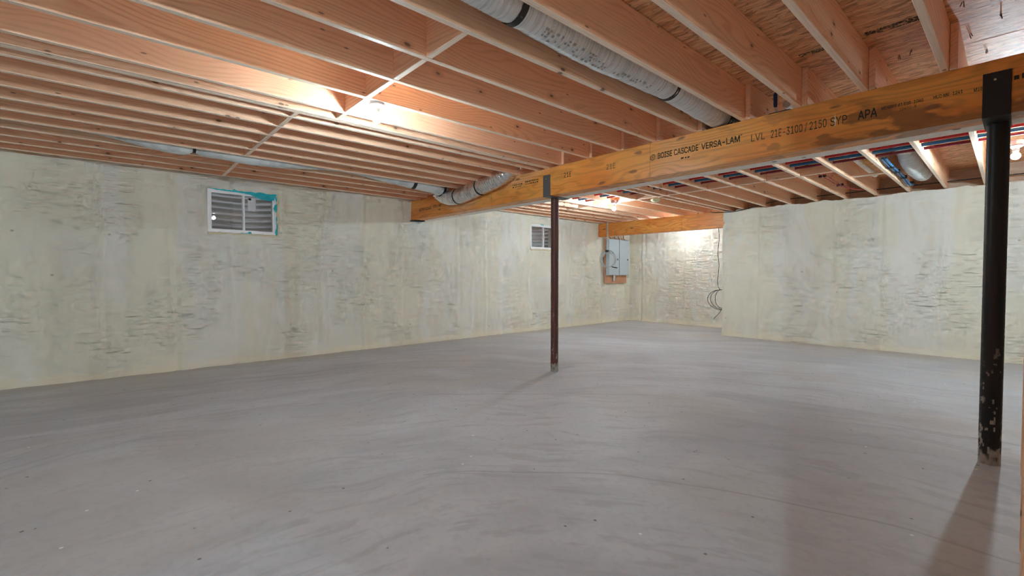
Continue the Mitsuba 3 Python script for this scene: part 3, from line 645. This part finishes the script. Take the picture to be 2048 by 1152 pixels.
for xx in (7.1, 7.5, 8.0, 8.6): put(box(xx, xx + 0.05, 1.062, 1.130, 2.490, 2.535, c=0.006), 'black_rubber', 'clip', k)
for q, off in enumerate((0.0, 0.05)):
    k = thing('red_tube', f'{"outer" if q else "inner"} of two thin red tubes curving beside a far joist', 'tube')
    put(tube(smooth_path([[6.81, 1.905 - off, 2.55], [7.1, 1.86 - off, 2.545], [7.8, 1.87 - off, 2.54], [8.3, 1.84 - off * .6, 2.53], [8.9, 1.74 - off * .4, 2.545], [9.05, 1.70 - off * .4, 2.56]], 50), 0.0065, 8), 'red_pipe', 'tube', k, smooth=True)
    for xx in (7.25, 8.15): put(box(xx, xx + 0.035, 1.845 - off, 1.882 - off, 2.520, 2.555, c=0.008), 'black_rubber', 'clip', k)
k = thing('yellow_cable', 'loop of yellow cable beside the white plastic pipe', 'cable')
a = np.linspace(0.2, 5.4, 40); put(tube(np.stack([7.05 + 0.16 * np.cos(a), 1.29 + 0.06 * np.sin(a), 2.575 + 0.012 * np.sin(a * 2)], 1), 0.005, 6), 'yellow_cable', parent=k, smooth=True)
k = thing('black_cable', 'black cable threaded through the joist ends above the right wall', 'cable')
put(tube(smooth_path([[9.16, YN + .1, 2.555], [9.16, 0.5, 2.555], [9.16, 1.5, 2.555], [9.16, 2.4, 2.556], [9.16, 3.0, 2.552], [9.15, 3.35, 2.50], [9.14, 3.6, 2.452], [9.14, 3.95, 2.44], [9.15, 4.2, 2.462]], 90), 0.0075, 8), 'black_rubber', parent=k, smooth=True)
k = thing('ball_valve', 'blue lever handle sticking up between joists above the beam lettering', 'valve')
put(tube([[4.22, 1.395, 2.545], [4.21, 1.40, 2.565], [4.20, 1.405, 2.60]], [0.006, 0.008, 0.008], 10), 'bright_steel', 'stem', k, smooth=30)
put(tube([[4.20, 1.405, 2.595], [4.195, 1.405, 2.61], [4.19, 1.405, 2.70], [4.188, 1.405, 2.712]], [0.012, 0.0145, 0.0145, 0.008], 12), 'blue_handle', 'handle', k, smooth=30)
put(tube([[4.22, 1.30, 2.54], [4.22, 1.46, 2.54]], [0.02, 0.02], 14), 'blue_pipe', 'body', k, smooth=30)

# ------------------------------------------------------------------ electrical panel in the corner
PX0, PX1, PZ0, PZ1, PY = 9.41, 10.29, 1.20, 2.115, YL - 0.17
brd = thing('plywood_backer', 'orange plywood backer board behind and below the grey breaker panel', 'board')
put(box(PX0 - 0.02, PX1 + 0.02, YL - 0.085, YL - 0.05, 1.0, 2.14, c=0.003), 'backing_board', parent=brd)
pan = thing('breaker_panel', 'grey steel double breaker panel in the corner left of the alcove', 'breaker panel')
put(box(PX0, PX1, PY, YL - 0.086, PZ0, PZ1, c=0.004), 'panel_grey', 'box', pan)
xm = (PX0 + PX1) / 2 - 0.0
for a, b in ((PX0 + 0.008, xm - 0.012), (xm + 0.012, PX1 - 0.008)):
    d = put(box(a, b, PY - 0.012, PY + 0.001, PZ0 + 0.01, PZ1 - 0.01, c=0.003), 'panel_grey', 'door', pan)
    put(box(b - 0.085, b - 0.045, PY - 0.017, PY - 0.011, 1.585, 1.625, c=0.003), 'black_ink', 'latch', d)
put(tbox(xm - 0.011, xm + 0.011, PY - 0.002, PY + 0.001, PZ0 + 0.005, PZ1 - 0.005), 'panel_seam', 'seam', pan)
k = thing('conduit', 'short metal conduit leaving the bottom of the breaker panel', 'conduit')
put(tube([[9.70, YL - 0.125, PZ0 - 0.001], [9.70, YL - 0.125, 1.145], [9.70, YL - 0.125, 1.06]], 0.034, 18), 'bright_steel', parent=k, smooth=40)
wires = ['copper', 'white_wire', 'black_wire', 'white_wire', 'copper', 'yellow_cable', 'black_wire', 'white_wire', 'copper', 'black_wire', 'white_wire', 'copper', 'yellow_cable', 'black_wire']
for i, m in enumerate(wires):
    xx = 9.45 + i * 0.054; col = {'copper': 'copper', 'white_wire': 'white', 'black_wire': 'black', 'yellow_cable': 'yellow'}[m]
    k = thing('panel_wire', f'{col} wire entering the top of the breaker panel, {ORD[i]} wire from its left side', 'wire', 'wires on top of the breaker panel')
    put(tube(smooth_path([[xx, YL - 0.12, PZ1 + 0.002], [xx + random.uniform(-.008, .008), YL - 0.09, PZ1 + .07], [xx + random.uniform(-.012, .012), YL - 0.085, PZ1 + .18], [xx, YL - 0.085, ZJ - .02]], 14), 0.008, 7), m, parent=k, smooth=True)
k = thing('coiled_cable', 'grey cable hanging from the joists with a tied coil in front of the breaker panel', 'cable')
cx, cy, cz = 9.05, 6.66, 1.56
drop = smooth_path([[9.06, 6.70, ZS - .002], [9.055, 6.70, 2.6], [9.05, 6.70, 2.35], [9.03, 6.68, 2.1], [9.0, 6.67, 1.9], [8.985, 6.665, 1.80]], 40)
dr2 = drop + np.array([0.02, -0.012, 0.0]) * np.linspace(1, .4, 40)[:, None]
put(tube(drop, 0.009, 8), 'grey_cable', 'drop', k, smooth=True); put(tube(dr2, 0.008, 8), 'grey_cable', 'drop', k, smooth=True)
a = np.linspace(0, 2 * np.pi * 5, 260); g = np.random.default_rng(5)
R = 0.165 + 0.016 * np.sin(a * 0.43) + 0.012 * np.sin(a * 1.37 + 1)
put(tube(np.stack([cx + R * 0.72 * np.sin(a), cy - 0.72 * R * np.sin(a) + 0.012 * np.sin(a * .31), cz + 1.12 * R * np.cos(a) + 0.03], 1), 0.0085, 7, False), 'grey_cable', 'coil', k, smooth=True)
put(box(cx - 0.09, cx - 0.03, cy - 0.04, cy + 0.03, cz + 0.20, cz + 0.245, c=0.008), 'black_rubber', 'tie', k)
put(tube(smooth_path([[cx + .05, cy - .05, cz - 0.14], [cx + .10, cy - .10, cz - 0.17], [cx + .16, cy - .15, cz - 0.175]], 10), 0.012, 8), 'black_rubber', 'connector', k, smooth=True)

k = thing('hanging_cable', 'thin black cable hanging down the alcove corner with a loose coil at its end', 'cable')
put(tube(smooth_path([[9.41, 4.19, 2.40], [9.41, 4.18, 2.155], [9.42, 4.175, 1.9], [9.42, 4.195, 1.65], [9.42, 4.17, 1.45], [9.42, 4.185, 1.2], [9.42, 4.19, 1.0], [9.36, 4.10, 0.90]], 60), 0.0055, 7), 'black_rubber', 'drop', k, smooth=True)
for q, (w, s) in enumerate(((0.30, 1.0), (0.235, 0.95), (0.13, 0.9))):
    a = np.linspace(-math.pi / 2 - 0.25, math.pi / 2 + 0.25, 30)
    put(tube(np.stack([9.36 + w * 0.45 * np.cos(a) - 0.02, 4.08 + w * 1.15 * np.cos(a), 0.70 + 0.205 * s * np.sin(a) + 0.01 * q], 1), 0.0055, 7), 'black_rubber', 'coil', k, smooth=True)
put(tube(smooth_path([[9.36, 4.075, 0.53], [9.38, 4.12, 0.45], [9.42, 4.21, 0.36], [9.44, 4.27, 0.30]], 20), 0.0055, 7), 'black_rubber', 'tail', k, smooth=True)

# ------------------------------------------------------------------ stud partition at the right edge
par = struct('wall_partition', 'unfinished stud partition at the right edge of the picture')
ya, yb, top = -0.104, -0.014, ZJ - 0.004
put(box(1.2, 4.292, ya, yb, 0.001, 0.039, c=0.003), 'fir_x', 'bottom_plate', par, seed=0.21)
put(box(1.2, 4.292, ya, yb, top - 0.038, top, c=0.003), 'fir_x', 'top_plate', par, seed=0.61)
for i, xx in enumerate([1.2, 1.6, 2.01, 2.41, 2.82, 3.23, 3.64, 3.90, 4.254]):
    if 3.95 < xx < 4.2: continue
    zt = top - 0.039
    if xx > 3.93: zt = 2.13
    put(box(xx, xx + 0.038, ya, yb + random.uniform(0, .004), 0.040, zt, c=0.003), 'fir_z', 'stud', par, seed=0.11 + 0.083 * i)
put(box(1.2, 4.292, ya - 0.014, ya - 0.001, 0.01, top, c=0.001), 'gypsum', 'sheathing', par)
